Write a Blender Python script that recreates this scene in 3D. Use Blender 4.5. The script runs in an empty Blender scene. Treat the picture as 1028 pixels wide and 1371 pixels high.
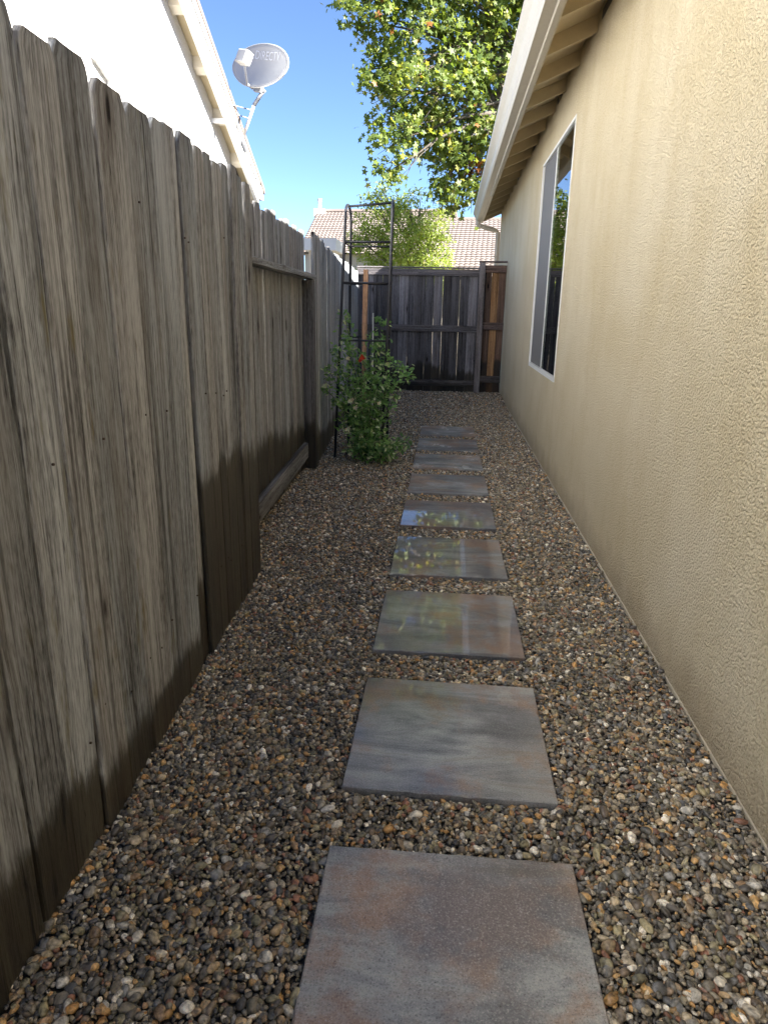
import bpy, bmesh, math, random
import numpy as np
from mathutils import Vector, Matrix, noise as mnoise

rng = random.Random(7)
nrs = np.random.RandomState(11)
S = bpy.context.scene
COL = S.collection

# ------------------------------------------------------------------ camera
FPX, PITCH, YAW, ROLL, CAMH = 906.4, 0.2899, -0.0825, -0.0159, 1.3113
def cam_axes():
    cy, sy = math.cos(YAW), math.sin(YAW)
    f0 = Vector((sy, cy, 0)); r0 = Vector((cy, -sy, 0)); u = Vector((0, 0, 1))
    f = math.cos(PITCH) * f0 - math.sin(PITCH) * u
    d = -(math.sin(PITCH) * f0 + math.cos(PITCH) * u)
    return math.cos(ROLL) * r0 + math.sin(ROLL) * d, -math.sin(ROLL) * r0 + math.cos(ROLL) * d, f
RV, DV, FV = cam_axes()
CAM = Vector((0, 0, CAMH))
cd = bpy.data.cameras.new('camera')
cd.sensor_fit = 'VERTICAL'; cd.sensor_height = 24.0; cd.lens = FPX / 1371 * 24.0
cd.clip_start = 0.02; cd.clip_end = 2000
co = bpy.data.objects.new('camera', cd); COL.objects.link(co)
M = Matrix.Identity(4)
for i in range(3):
    M[i][0], M[i][1], M[i][2], M[i][3] = RV[i], -DV[i], -FV[i], CAM[i]
co.matrix_world = M
S.camera = co
def ray(x, y): return RV * ((x - 514) / FPX) + DV * ((y - 685.5) / FPX) + FV
def aty(x, y, Y): v = ray(x, y); return CAM + v * (Y / v.y)
def atx(x, y, X): v = ray(x, y); return CAM + v * (X / v.x)
def atz(x, y, Z=0): v = ray(x, y); return CAM + v * ((Z - CAMH) / v.z)

# ------------------------------------------------------------------ light
SUN = Vector((1.0, -0.32, 0.82)).normalized()      # direction towards the sun
w = bpy.data.worlds.new('World'); S.world = w; w.use_nodes = True
nt = w.node_tree; nt.nodes.clear()
sky = nt.nodes.new('ShaderNodeTexSky'); sky.sky_type = 'NISHITA'; sky.sun_disc = False
sky.sun_elevation = math.asin(SUN.z)
sky.sun_rotation = math.atan2(SUN.x, SUN.y)
sky.air_density = 0.55; sky.dust_density = 0.0; sky.ozone_density = 4.0; sky.altitude = 50
bg = nt.nodes.new('ShaderNodeBackground'); bg.inputs['Strength'].default_value = 0.062
wo = nt.nodes.new('ShaderNodeOutputWorld')
nt.links.new(sky.outputs[0], bg.inputs[0]); nt.links.new(bg.outputs[0], wo.inputs[0])
sl = bpy.data.lights.new('sun', 'SUN'); sl.energy = 5.0; sl.angle = math.radians(0.53); sl.color = (1, 0.97, 0.92)
so = bpy.data.objects.new('sun', sl); COL.objects.link(so)
so.rotation_euler = SUN.to_track_quat('Z', 'Y').to_euler()
so.location = (8, -4, 9)
S.view_settings.view_transform = 'Standard'; S.view_settings.look = 'None'
S.view_settings.gamma = 1.0; S.view_settings.exposure = 2.55
S.render.engine = 'CYCLES'
S.cycles.use_denoising = True
S.cycles.max_bounces = 10; S.cycles.diffuse_bounces = 6; S.cycles.transparent_max_bounces = 16
S.cycles.sample_clamp_indirect = 8

# ------------------------------------------------------------------ node helpers
class NT:
    def __init__(s, name):
        s.m = bpy.data.materials.new(name); s.m.use_nodes = True
        s.t = s.m.node_tree; s.t.nodes.clear()
        s.out = s.n('ShaderNodeOutputMaterial')
    def n(s, typ, **kw):
        nd = s.t.nodes.new(typ)
        for k, v in kw.items(): setattr(nd, k, v)
        return nd
    def put(s, sock, v):
        if v is None: return
        if hasattr(v, 'is_output'): s.t.links.new(v, sock)
        else:
            try: sock.default_value = v
            except Exception: sock.default_value = tuple(v) + (1.0,) if len(v) == 3 else v
    def math(s, op, a, b=None, c=None, clamp=False):
        nd = s.n('ShaderNodeMath', operation=op, use_clamp=clamp)
        s.put(nd.inputs[0], a); s.put(nd.inputs[1], b); s.put(nd.inputs[2], c)
        return nd.outputs[0]
    def vmath(s, op, a, b=None):
        nd = s.n('ShaderNodeVectorMath', operation=op); s.put(nd.inputs[0], a); s.put(nd.inputs[1], b)
        return nd.outputs[0]
    def noise(s, vec, scale=5, detail=4, rough=.55, dist=0):
        nd = s.n('ShaderNodeTexNoise'); s.put(nd.inputs['Vector'], vec)
        nd.inputs['Scale'].default_value = scale; nd.inputs['Detail'].default_value = detail
        nd.inputs['Roughness'].default_value = rough; nd.inputs['Distortion'].default_value = dist
        return nd.outputs[0]
    def voro(s, vec, scale=5, feature='F1', rnd=1.0, out=0):
        nd = s.n('ShaderNodeTexVoronoi', feature=feature); s.put(nd.inputs['Vector'], vec)
        nd.inputs['Scale'].default_value = scale; nd.inputs['Randomness'].default_value = rnd
        return nd.outputs[out]
    def mp(s, v, a, b, c=0., d=1., smooth=False):
        nd = s.n('ShaderNodeMapRange', clamp=True)
        if smooth: nd.interpolation_type = 'SMOOTHSTEP'
        s.put(nd.inputs[0], v)
        for i, x in enumerate((a, b, c, d)): s.put(nd.inputs[1 + i], x)
        return nd.outputs[0]
    def mix(s, f, a, b, mode='MIX'):
        nd = s.n('ShaderNodeMix', data_type='RGBA', blend_type=mode)
        s.put(nd.inputs[0], f); s.put(nd.inputs[6], a); s.put(nd.inputs[7], b)
        return nd.outputs[2]
    def ramp(s, f, stops, interp='LINEAR'):
        nd = s.n('ShaderNodeValToRGB'); nd.color_ramp.interpolation = interp
        e = nd.color_ramp.elements
        while len(e) < len(stops): e.new(0.5)
        for el, (p, c) in zip(e, stops): el.position = p; el.color = tuple(c) + (1,)
        s.put(nd.inputs[0], f); return nd.outputs[0]
    def attr(s, name, out='Fac', typ='GEOMETRY'):
        nd = s.n('ShaderNodeAttribute', attribute_name=name, attribute_type=typ); return nd.outputs[out]
    def bump(s, h, strength=.5, dist=.01, normal=None):
        nd = s.n('ShaderNodeBump'); s.put(nd.inputs['Strength'], strength)
        nd.inputs['Distance'].default_value = dist; s.put(nd.inputs['Height'], h)
        if normal: s.put(nd.inputs['Normal'], normal)
        return nd.outputs[0]
    def bsdf(s, **kw):
        nd = s.n('ShaderNodeBsdfPrincipled')
        for k, v in kw.items(): s.put(nd.inputs[k.replace('_', ' ')], v)
        return nd.outputs[0]
    def fin(s, sh): s.t.links.new(sh, s.out.inputs[0]); return s.m

def pos(t): return t.n('ShaderNodeNewGeometry').outputs['Position']

def mat_wood():
    t = NT('weathered_wood')
    gc = t.attr('gc', 'Vector'); tint = t.attr('tint', 'Color'); wet = t.attr('wet'); lich = t.attr('lich')
    warp = t.noise(t.vmath('MULTIPLY', gc, (5, 5, 1.4)), 1, 2)
    gcw = t.vmath('ADD', gc, t.vmath('MULTIPLY', t.vmath('SUBTRACT', t.n('ShaderNodeCombineXYZ').outputs[0], (0, 0, 0)), (0, 0, 0)))
    cx = t.n('ShaderNodeCombineXYZ'); t.put(cx.inputs[0], t.math('MULTIPLY', warp, .05))
    gcw = t.vmath('ADD', gc, cx.outputs[0])
    fine = t.noise(t.vmath('MULTIPLY', gcw, (150, 150, 2.6)), 1, 6, .65)
    mid = t.noise(t.vmath('MULTIPLY', gcw, (42, 42, .9)), 1, 4, .6, .3)
    broad = t.noise(t.vmath('MULTIPLY', gc, (7, 7, 1.1)), 1, 3)
    speck = t.noise(t.vmath('MULTIPLY', gc, (120, 120, 30)), 1, 3)
    hair = t.noise(t.vmath('MULTIPLY', gcw, (420, 420, 9)), 1, 4, .7)
    g = t.math('ADD', t.math('MULTIPLY', t.math('ADD', t.math('MULTIPLY', fine, .55), t.math('MULTIPLY', hair, .45)), .62), t.math('ADD', t.math('MULTIPLY', mid, .33), t.math('MULTIPLY', broad, .26)))
    g = t.math('ADD', g, t.math('MULTIPLY', t.math('SUBTRACT', speck, .5), .22))
    col = t.ramp(g, [(.45, (.034, .033, .033)), (.52, (.165, .168, .172)), (.60, (.32, .332, .345)), (.69, (.46, .48, .50))])
    col = t.mix(t.mp(t.noise(t.vmath('MULTIPLY', gc, (9, 9, .8)), 1, 3), .5, .75, 0, .45), col, (.21, .17, .13))
    # knots
    kv = t.voro(t.vmath('MULTIPLY', gc, (6.0, 6.0, 1.9)), 1)
    kn = t.mp(kv, .05, .10, 1, 0, True)
    ring = t.mp(kv, .08, .22, .45, 0, True)
    col = t.mix(ring, col, (.07, .05, .035)); col = t.mix(kn, col, (.016, .011, .008))
    # drip dark streaks
    st = t.noise(t.vmath('MULTIPLY', gc, (30, 30, .5)), 1, 3)
    col = t.mix(t.mp(st, .56, .70, 0, .75), col, (.028, .023, .02))
    ck = t.noise(t.vmath('MULTIPLY', gcw, (75, 75, 1.3)), 1, 2, .5)
    crack = t.mp(t.math('ABSOLUTE', t.math('SUBTRACT', ck, .5)), .0, .012, 1, 0)
    crack = t.math('MULTIPLY', crack, t.mp(t.noise(t.vmath('MULTIPLY', gc, (12, 12, 2.2)), 1, 2), .50, .60))
    col = t.mix(t.math('MULTIPLY', crack, .85), col, (.014, .012, .011))
    # lichen
    lm = t.math('MULTIPLY', t.mp(t.noise(t.vmath('MULTIPLY', gc, (22, 22, 5)), 1, 4), .60, .80), lich)
    col = t.mix(lm, col, t.mix(t.noise(gc, 30, 2), (.09, .09, .035), (.22, .17, .05)))
    col = t.mix(1.0, col, tint, 'MULTIPLY')
    # wetted foot of the fence
    sep = t.n('ShaderNodeSeparateXYZ'); t.put(sep.inputs[0], pos(t))
    wn = t.math('ADD', t.math('MULTIPLY', t.noise(t.vmath('MULTIPLY', gc, (11, 11, 4)), 1, 5, .65), .6), t.math('MULTIPLY', t.noise(t.vmath('MULTIPLY', gc, (60, 60, 5)), 1, 3), .4))
    edge = t.math('SUBTRACT', t.math('ADD', wet, t.math('MULTIPLY', t.math('SUBTRACT', wn, .5), .34)), sep.outputs[2])
    wm = t.mp(edge, -.03, .05, 0, 1, True)
    wc = t.mix(1.0, col, (.20, .17, .12), 'MULTIPLY')
    col = t.mix(wm, col, wc)
    h = t.math('ADD', t.math('ADD', t.math('MULTIPLY', fine, .5), t.math('MULTIPLY', hair, .35)), t.math('ADD', t.math('MULTIPLY', mid, .6), t.math('ADD', t.math('MULTIPLY', kn, -.3), t.math('MULTIPLY', crack, -.6))))
    b = t.bump(h, 1.0, .009)
    return t.fin(t.bsdf(Base_Color=col, Roughness=t.mp(wm, 0, 1, .88, .5), Specular_IOR_Level=t.mp(wm, 0, 1, .25, .5), Normal=b))

def mat_stucco(name, c1, c2, stain, sc=1.0, strength=.9):
    t = NT(name); p = pos(t)
    blot = t.noise(p, 1.3, 5, .6); streak = t.noise(t.vmath('MULTIPLY', p, (3, 2.2, .8)), 1, 6, .65)
    col = t.mix(t.mp(blot, .35, .68), c1, c2)
    col = t.mix(t.mp(streak, .48, .72, 0, .5), col, stain)
    d = t.n('ShaderNodeTexNoise'); t.put(d.inputs['Vector'], p); d.inputs['Scale'].default_value = 30 * sc
    pw = t.vmath('ADD', p, t.vmath('MULTIPLY', t.vmath('SUBTRACT', d.outputs[1], (.5, .5, .5)), (.005, .005, .005)))
    n1 = t.noise(pw, 95 * sc, 4, .6); n2 = t.noise(p, 260 * sc, 3, .65)
    lace = t.mp(n1, .38, .60, 0, 1, True)
    vd = t.voro(pw, 135 * sc, 'SMOOTH_F1')
    lace = t.math('SUBTRACT', 1.0, t.mp(t.math('ADD', vd, t.math('MULTIPLY', t.math('SUBTRACT', n1, .5), 1.1)), .25, .75, 0, 1, True))
    h = t.math('ADD', lace, t.math('MULTIPLY', n2, .55))
    col = t.mix(t.mp(lace, 0, .7, .32, 0), col, t.mix(1, col, (.72, .66, .58), 'MULTIPLY'))
    sz_ = t.n('ShaderNodeSeparateXYZ'); t.put(sz_.inputs[0], p)
    spl = t.mp(t.math('SUBTRACT', sz_.outputs[2], t.math('MULTIPLY', t.noise(p, 5, 5, .7), .34)), -.16, .02, .55, 0)
    col = t.mix(spl, col, (.30, .235, .16))
    b = t.bump(h, strength, .0065)
    return t.fin(t.bsdf(Base_Color=col, Roughness=.92, Specular_IOR_Level=.2, Normal=b))

def mat_paint(name, c, rough=.5, dirt=.15, metal=0.0, sc=6, bump=.0):
    t = NT(name); p = pos(t)
    n = t.noise(p, sc, 5, .6); n2 = t.noise(t.vmath('MULTIPLY', p, (1, 1, 1)), sc * 9, 3)
    dk = tuple(x * .55 for x in c)
    col = t.mix(t.mp(n, .42, .75, 0, dirt * 2), c, dk)
    col = t.mix(t.mp(n2, .55, .75, 0, dirt), col, dk)
    kw = dict(Base_Color=col, Roughness=t.mp(n2, .3, .7, rough * .85, min(1, rough * 1.15)), Metallic=metal)
    if bump: kw['Normal'] = t.bump(n2, bump, .003)
    return t.fin(t.bsdf(**kw))

def mat_pebble():
    t = NT('river_pebbles')
    r = t.n('ShaderNodeObjectInfo').outputs['Random']
    pal = [(.075, .068, .058), (.13, .115, .09), (.10, .098, .095), (.22, .165, .10), (.05, .046, .042), (.16, .138, .10),
           (.105, .08, .058), (.29, .245, .175), (.085, .08, .068), (.18, .165, .14), (.24, .14, .055), (.065, .066, .068),
           (.14, .105, .07), (.11, .10, .075), (.33, .31, .27), (.08, .066, .052), (.18, .16, .10), (.15, .075, .05),
           (.12, .12, .118), (.075, .07, .062), (.28, .18, .08), (.10, .088, .068), (.22, .195, .155), (.125, .115, .078),
           (.055, .05, .046), (.19, .13, .08), (.42, .40, .36), (.10, .092, .08)]
    stops = [(i / len(pal), c) for i, c in enumerate(pal)]
    col = t.ramp(r, stops, 'CONSTANT')
    r2 = t.math('FRACT', t.math('MULTIPLY', r, 917.3))
    oc = t.n('ShaderNodeTexCoord').outputs['Object']
    cx = t.n('ShaderNodeCombineXYZ'); t.put(cx.inputs[0], t.math('MULTIPLY', r, 300.))
    n = t.noise(t.vmath('ADD', oc, cx.outputs[0]), 1.6, 4, .6)
    col = t.mix(1, col, t.mix(t.mp(n, .3, .7), (.55, .56, .55), (2.95, 2.95, 2.85)), 'MULTIPLY')
    col = t.mix(1, col, t.mix(r2, (.6, .6, .61), (1.5, 1.42, 1.32)), 'MULTIPLY')
    return t.fin(t.bsdf(Base_Color=col, Roughness=t.mp(r2, 0, 1, .12, .42), Specular_IOR_Level=.5))

def mat_soil(name, a, b):
    t = NT(name); p = pos(t)
    col = t.mix(t.noise(p, 18, 6, .7), a, b)
    return t.fin(t.bsdf(Base_Color=col, Roughness=.95, Normal=t.bump(t.noise(p, 70, 4), .8, .01)))

def mat_paver():
    t = NT('wet_concrete')
    oc = t.n('ShaderNodeTexCoord').outputs['Object']
    seed = t.attr('seed', 'Vector'); mir = t.attr('mirror')
    v = t.vmath('ADD', oc, seed)
    bands = t.noise(t.vmath('MULTIPLY', v, (1.6, 7.5, 1)), 1, 6, .65, .8)
    patch = t.noise(v, 3.4, 5, .65)
    spk = t.noise(v, 230, 4, .75); spk2 = t.noise(v, 80, 3, .6)
    col = t.ramp(bands, [(.34, (.11, .117, .127)), (.45, (.235, .25, .258)), (.55, (.36, .375, .375)), (.66, (.26, .235, .20))])
    col = t.mix(t.mp(patch, .45, .62, 0, .85, True), col, (.34, .215, .14))
    col = t.mix(t.mp(t.noise(t.vmath('ADD', v, (9, 3, 0)), 2.4, 5, .65), .50, .66, 0, .7, True), col, (.14, .14, .155))
    col = t.mix(t.mp(spk, .54, .68, 0, .8), col, (.50, .48, .45))
    col = t.mix(t.mp(spk, .46, .34, 0, .8), col, (.09, .085, .085))
    col = t.mix(t.mp(spk2, .66, .74, 0, .8), col, (.05, .045, .045))
    wn = t.noise(t.vmath('ADD', v, (4, 7, 0)), 2.3, 5, .62)
    wet = t.mp(t.math('ADD', mir, t.math('MULTIPLY', t.math('SUBTRACT', wn, .5), 2.2)), .15, .85, 0, 1, True)
    hair = t.noise(t.vmath('MULTIPLY', v, (9, 4, 1)), 1, 5, .65)
    col = t.mix(wet, t.mix(1, col, (1.15, 1.13, 1.1), 'MULTIPLY'), t.mix(1, col, (.72, .7, .7), 'MULTIPLY'))
    crough = t.math('ADD', t.mp(wet, 0, 1, .26, .012), t.math('MULTIPLY', t.mp(hair, .48, .78, 0, .16, True), t.math('SUBTRACT', 1.15, mir, clamp=True)))
    bmp = t.bump(t.math('ADD', spk, spk2), t.mp(wet, 0, 1, .6, .2), .002)
    bmpc = t.bump(t.math('ADD', t.math('MULTIPLY', spk2, t.mp(wet, 0, 1, .35, .0)), t.noise(v, 4, 2)), .05, .004)
    nd = t.n('ShaderNodeBsdfPrincipled')
    t.put(nd.inputs['Base Color'], col); t.put(nd.inputs['Roughness'], .62); t.put(nd.inputs['Normal'], bmp)
    t.put(nd.inputs['Coat Weight'], t.mp(wet, 0, 1, .65, 1)); t.put(nd.inputs['Coat Roughness'], crough)
    nd.inputs['Coat IOR'].default_value = 1.5
    t.put(nd.inputs['Coat Normal'], bmpc)
    return t.fin(nd.outputs[0])

def mat_leaf(name, trans=.45, rough=.5):
    t = NT(name)
    c = t.attr('lc', 'Color')
    n = t.noise(pos(t), 25, 2)
    c = t.mix(1, c, t.mix(n, (.75, .75, .75), (1.25, 1.25, 1.2)), 'MULTIPLY')
    a = t.bsdf(Base_Color=c, Roughness=rough, Specular_IOR_Level=.35)
    tr = t.n('ShaderNodeBsdfTranslucent'); t.put(tr.inputs[0], t.mix(1, c, (1.9, 1.8, .9), 'MULTIPLY'))
    mx = t.n('ShaderNodeMixShader'); mx.inputs[0].default_value = trans
    t.t.links.new(a, mx.inputs[1]); t.t.links.new(tr.outputs[0], mx.inputs[2])
    return t.fin(mx.outputs[0])

def mat_tile():
    t = NT('clay_roof_tile'); p = pos(t)
    ti = t.attr('tv')
    col = t.mix(ti, (.19, .15, .128), (.26, .215, .188))
    col = t.mix(t.mp(t.noise(p, 4, 4), .5, .7, 0, .5), col, (.16, .128, .11))
    return t.fin(t.bsdf(Base_Color=col, Roughness=.85))

def mat_glass():
    t = NT('window_glass')
    tr = t.n('ShaderNodeBsdfTransparent'); tr.inputs[0].default_value = (.75, .8, .78, 1)
    gl = t.n('ShaderNodeBsdfGlossy'); gl.inputs['Roughness'].default_value = .0; gl.inputs[0].default_value = (1, 1, 1, 1)
    fr = t.n('ShaderNodeFresnel'); fr.inputs[0].default_value = 1.75
    wob = t.bump(t.noise(pos(t), 1.6, 2), .03, .02); t.put(gl.inputs['Normal'], wob)
    mx = t.n('ShaderNodeMixShader'); t.t.links.new(fr.outputs[0], mx.inputs[0])
    t.t.links.new(tr.outputs[0], mx.inputs[1]); t.t.links.new(gl.outputs[0], mx.inputs[2])
    return t.fin(mx.outputs[0])

def mat_screen():
    t = NT('insect_screen')
    a = t.bsdf(Base_Color=(.17, .165, .16), Roughness=.7)
    tr = t.n('ShaderNodeBsdfTransparent')
    mx = t.n('ShaderNodeMixShader'); mx.inputs[0].default_value = .18
    t.t.links.new(a, mx.inputs[1]); t.t.links.new(tr.outputs[0], mx.inputs[2])
    return t.fin(mx.outputs[0])

def mat_bark():
    t = NT('bark'); p = pos(t)
    n = t.noise(t.vmath('MULTIPLY', p, (14, 14, 3)), 1, 5)
    return t.fin(t.bsdf(Base_Color=t.mix(n, (.05, .04, .03), (.17, .14, .11)), Roughness=.9, Normal=t.bump(n, .6, .02)))

WOOD = mat_wood()
STUCCO = mat_stucco('tan_stucco', (.60, .515, .345), (.67, .595, .44), (.51, .41, .24))
STUCCO_N = mat_stucco('pale_stucco', (.70, .69, .67), (.75, .74, .72), (.67, .655, .63), 1.0, .6)
CREAM = mat_paint('cream_paint', (.62, .55, .43), .5, .10)
CREAM_L = mat_paint('gutter_paint', (.45, .41, .335), .4, .08)
TANP = mat_paint('tan_soffit_paint', (.56, .46, .29), .6, .12)
WHITE = mat_paint('white_paint', (.78, .77, .74), .45, .06)
VINYL = mat_paint('white_vinyl', (.82, .82, .80), .35, .03)
GREYP = mat_paint('pale_grey_dish', (.60, .585, .55), .45, .05)
GREYM = mat_paint('grey_galvanised', (.36, .37, .40), .45, .1, .3)
BLACKM = mat_paint('black_metal', (.022, .022, .028), .42, .1)
ROOM = mat_paint('room_paint', (.16, .155, .15), .9, .05)
PEB = mat_pebble()
SOIL = mat_soil('damp_soil', (.022, .019, .016), (.06, .05, .04))
GROUND = mat_soil('bare_earth', (.10, .085, .06), (.19, .16, .11))
PAVER = mat_paver()
LEAF = mat_leaf('tree_leaf', .4)
LEAF_B = mat_leaf('bush_leaf', .35, .32)
PETAL = mat_leaf('petal', .35, .6)
TILE = mat_tile()
GLASS = mat_glass(); SCREEN = mat_screen(); BARK = mat_bark()

# ------------------------------------------------------------------ mesh helpers
def tag(o, label=None, cat=None, group=None, kind=None):
    if label: o['label'] = label
    if cat: o['category'] = cat
    if group: o['group'] = group
    if kind: o['kind'] = kind
    return o
def empty(name, loc, label=None, cat=None, group=None):
    o = bpy.data.objects.new(name, None); COL.objects.link(o); o.location = loc
    o.empty_display_size = .1
    bpy.context.view_layer.update()
    return tag(o, label, cat, group)
def link(name, me, mat, parent=None):
    o = bpy.data.objects.new(name, me)
    if mat and not me.materials: me.materials.append(mat)
    COL.objects.link(o)
    if parent:
        o.parent = parent
        L = Vector((0, 0, 0)); q = parent
        while q: L += q.location; q = q.parent
        o.location = -L
    return o
class MB:
    def __init__(s): s.v = []; s.f = []; s.smooth = False
    def add(s, vs, fs):
        o = len(s.v); s.v += [tuple(x) for x in vs]; s.f += [tuple(i + o for i in f) for f in fs]; return s
    def box(s, a, b, xf=None):
        (x0, y0, z0), (x1, y1, z1) = a, b
        vs = [(x, y, z) for z in (z0, z1) for y in (y0, y1) for x in (x0, x1)]
        if xf: vs = [xf(*v) for v in vs]
        return s.add(vs, [(0, 2, 3, 1), (4, 5, 7, 6), (0, 1, 5, 4), (2, 6, 7, 3), (0, 4, 6, 2), (1, 3, 7, 5)])
    def hexa(s, bot, top):
        return s.add(list(bot) + list(top), [(3, 2, 1, 0), (4, 5, 6, 7), (0, 1, 5, 4), (1, 2, 6, 5), (2, 3, 7, 6), (3, 0, 4, 7)])
    def tube(s, pts, r, n=8, cap=True):
        pts = [Vector(p) for p in pts]; rs = r if isinstance(r, (list, tuple)) else [r] * len(pts)
        o = len(s.v); up = Vector((0, 0, 1)); prev = None
        for i, p in enumerate(pts):
            d = (pts[min(i + 1, len(pts) - 1)] - pts[max(i - 1, 0)]).normalized()
            if prev is None:
                a = d.cross(up if abs(d.z) < .9 else Vector((1, 0, 0))).normalized()
            else: a = (prev - d * prev.dot(d)).normalized()
            prev = a; b = d.cross(a)
            for k in range(n):
                t = 2 * math.pi * k / n
                s.v.append(tuple(p + (a * math.cos(t) + b * math.sin(t)) * rs[i]))
        for i in range(len(pts) - 1):
            for k in range(n):
                s.f.append((o + i * n + k, o + i * n + (k + 1) % n, o + (i + 1) * n + (k + 1) % n, o + (i + 1) * n + k))
        if cap:
            s.f.append(tuple(o + k for k in reversed(range(n)))); s.f.append(tuple(o + (len(pts) - 1) * n + k for k in range(n)))
        return s
    def prism(s, prof, y0, y1, xf):       # prof: list of (x,z), extruded along y
        n = len(prof); vs = [xf(x, y0, z) for x, z in prof] + [xf(x, y1, z) for x, z in prof]
        fs = [(i, (i + 1) % n, n + (i + 1) % n, n + i) for i in range(n)] + [tuple(reversed(range(n))), tuple(range(n, 2 * n))]
        return s.add(vs, fs)
    def mesh(s, name):
        me = bpy.data.meshes.new(name); me.from_pydata(s.v, [], s.f)
        bm = bmesh.new(); bm.from_mesh(me); bmesh.ops.recalc_face_normals(bm, faces=bm.faces); bm.to_mesh(me); bm.free()
        if s.smooth:
            me.polygons.foreach_set('use_smooth', [True] * len(me.polygons))
        return me
    def build(s, name, mat, parent=None, smooth=False, bevel=0):
        s.smooth = smooth; me = s.mesh(name)
        if bevel:
            bm = bmesh.new(); bm.from_mesh(me)
            bmesh.ops.bevel(bm, geom=list(bm.edges), offset=bevel, segments=2, affect='EDGES', profile=.5)
            bm.to_mesh(me); bm.free()
        return link(name, me, mat, parent)

def plank(name, parent, P0, A, U, N, L, wd, th, tint=(1, 1, 1), wet=-1., lich=0., ear=0., rough=.002, rows=None, kind=None):
    """One sawn board: A length axis, U across, N face normal (front at +th). P0 = centre of the back face at l=0."""
    P0, A, U, N = Vector(P0), Vector(A).normalized(), Vector(U).normalized(), Vector(N).normalized()
    rows = rows or max(4, int(L / .14))
    ls = [L * i / rows for i in range(rows + 1)]
    if ear: ls = [l for l in ls if l < L - ear * 1.3] + [L - ear, L - ear * .45, L - ear * .12, L]
    c = min(.004, wd * .1); h = wd / 2
    prof = [(-h + c, 0), (h - c, 0), (h, c), (h, th - c), (h - c, th), (h * .35, th), (-h * .3, th), (-h + c, th), (-h, th - c), (-h, c)]
    n = len(prof); vs = []; gcs = []
    off = Vector((rng.uniform(0, 50), rng.uniform(0, 50), rng.uniform(0, 50)))
    cup = rng.uniform(-.003, .002); bow = rng.uniform(-.004, .004); ph = rng.uniform(0, 6)
    for l in ls:
        k = 1.0; du = 0
        if ear:
            d = l - (L - ear)
            if d > 1e-6:
                q = d / ear; k = 1 - (.27 * q ** 1.4)
                du = rng.uniform(-.003, .003)
        wob = bow * math.sin(l * 1.7 + ph)
        for j, (u, nn) in enumerate(prof):
            e = rng.uniform(-rough, rough) if ear or rough > .001 else 0
            uu = u * k + du + wob + e * (.8 if abs(u) > h * .9 else 0)
            nv = nn + (cup if 4 < j < 7 else 0) + wob * .5
            vs.append(P0 + A * l + U * uu + N * nv); gcs.append(off + Vector((u, nn, l)))
    fs = []
    for i in range(len(ls) - 1):
        for j in range(n):
            fs.append((i * n + j, i * n + (j + 1) % n, (i + 1) * n + (j + 1) % n, (i + 1) * n + j))
    fs.append(tuple(reversed(range(n)))); fs.append(tuple((len(ls) - 1) * n + j for j in range(n)))
    me = bpy.data.meshes.new(name); me.from_pydata([tuple(v) for v in vs], [], fs)
    bm = bmesh.new(); bm.from_mesh(me); bmesh.ops.recalc_face_normals(bm, faces=bm.faces); bm.to_mesh(me); bm.free()
    nv = len(vs)
    a = me.attributes.new('gc', 'FLOAT_VECTOR', 'POINT'); a.data.foreach_set('vector', [x for g in gcs for x in g])
    a = me.attributes.new('tint', 'FLOAT_COLOR', 'POINT'); a.data.foreach_set('color', list(tuple(tint) + (1.,)) * nv)
    a = me.attributes.new('wet', 'FLOAT', 'POINT'); a.data.foreach_set('value', [wet] * nv)
    a = me.attributes.new('lich', 'FLOAT', 'POINT'); a.data.foreach_set('value', [lich] * nv)
    return link(name, me, WOOD, parent)

# ================================================================== SETTING
g = MB().add([(-400, -400, -.09), (400, -400, -.09), (400, 500, -.09), (-400, 500, -.09)], [(0, 1, 2, 3)])
tag(g.build('ground', GROUND), kind='structure')

PAV_W, PAV_L, PAV_SP, PAV_Y0, PAV_X = .61, .6115, .8291, 1.0942, .0633
pav = [(PAV_X + .0014 * k, PAV_Y0 + PAV_SP * k) for k in range(9)]

FENCE_X = lambda y: (-.775 - .039 * y) if y < 3.24 else ((-1.13 - .02 * (y - 4)) if y < 5.62 else (-.72 - .06 * y))
WALL_X = lambda y: .872 + .0055 * y
def bed_z(x, y):
    z = -.014 + .006 * mnoise.noise(Vector((x * 2.3, y * 2.3, 1))) + .004 * mnoise.noise(Vector((x * 7, y * 7, 5)))
    z += .05 * max(0, min(1, (y - 9.6) / 1.4))          # banked up before the back fence
    z += .018 * max(0, 1 - (x + 1.2) / .5) * (1 if y > 3 else 0)
    z += .016 * max(0, 1 - (WALL_X(y) - x) / .09) * (.6 + mnoise.noise(Vector((3, y * 3.1, 2)))) + .014 * max(0, 1 - (x - FENCE_X(y)) / .08) * (.5 + mnoise.noise(Vector((8, y * 3.7, 2))))
    return z
nx, ny = 46, 260
xs = np.linspace(-1.32, .965, nx); ys = np.linspace(-1.6, 11.36, ny)
vs = [(x, y, bed_z(x, y) - .010) for y in ys for x in xs]
fs = [(j * nx + i, j * nx + i + 1, (j + 1) * nx + i + 1, (j + 1) * nx + i) for j in range(ny - 1) for i in range(nx - 1)]
bed = MB().add(vs, fs).build('gravel_bed', SOIL, smooth=True); tag(bed, kind='structure')

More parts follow.
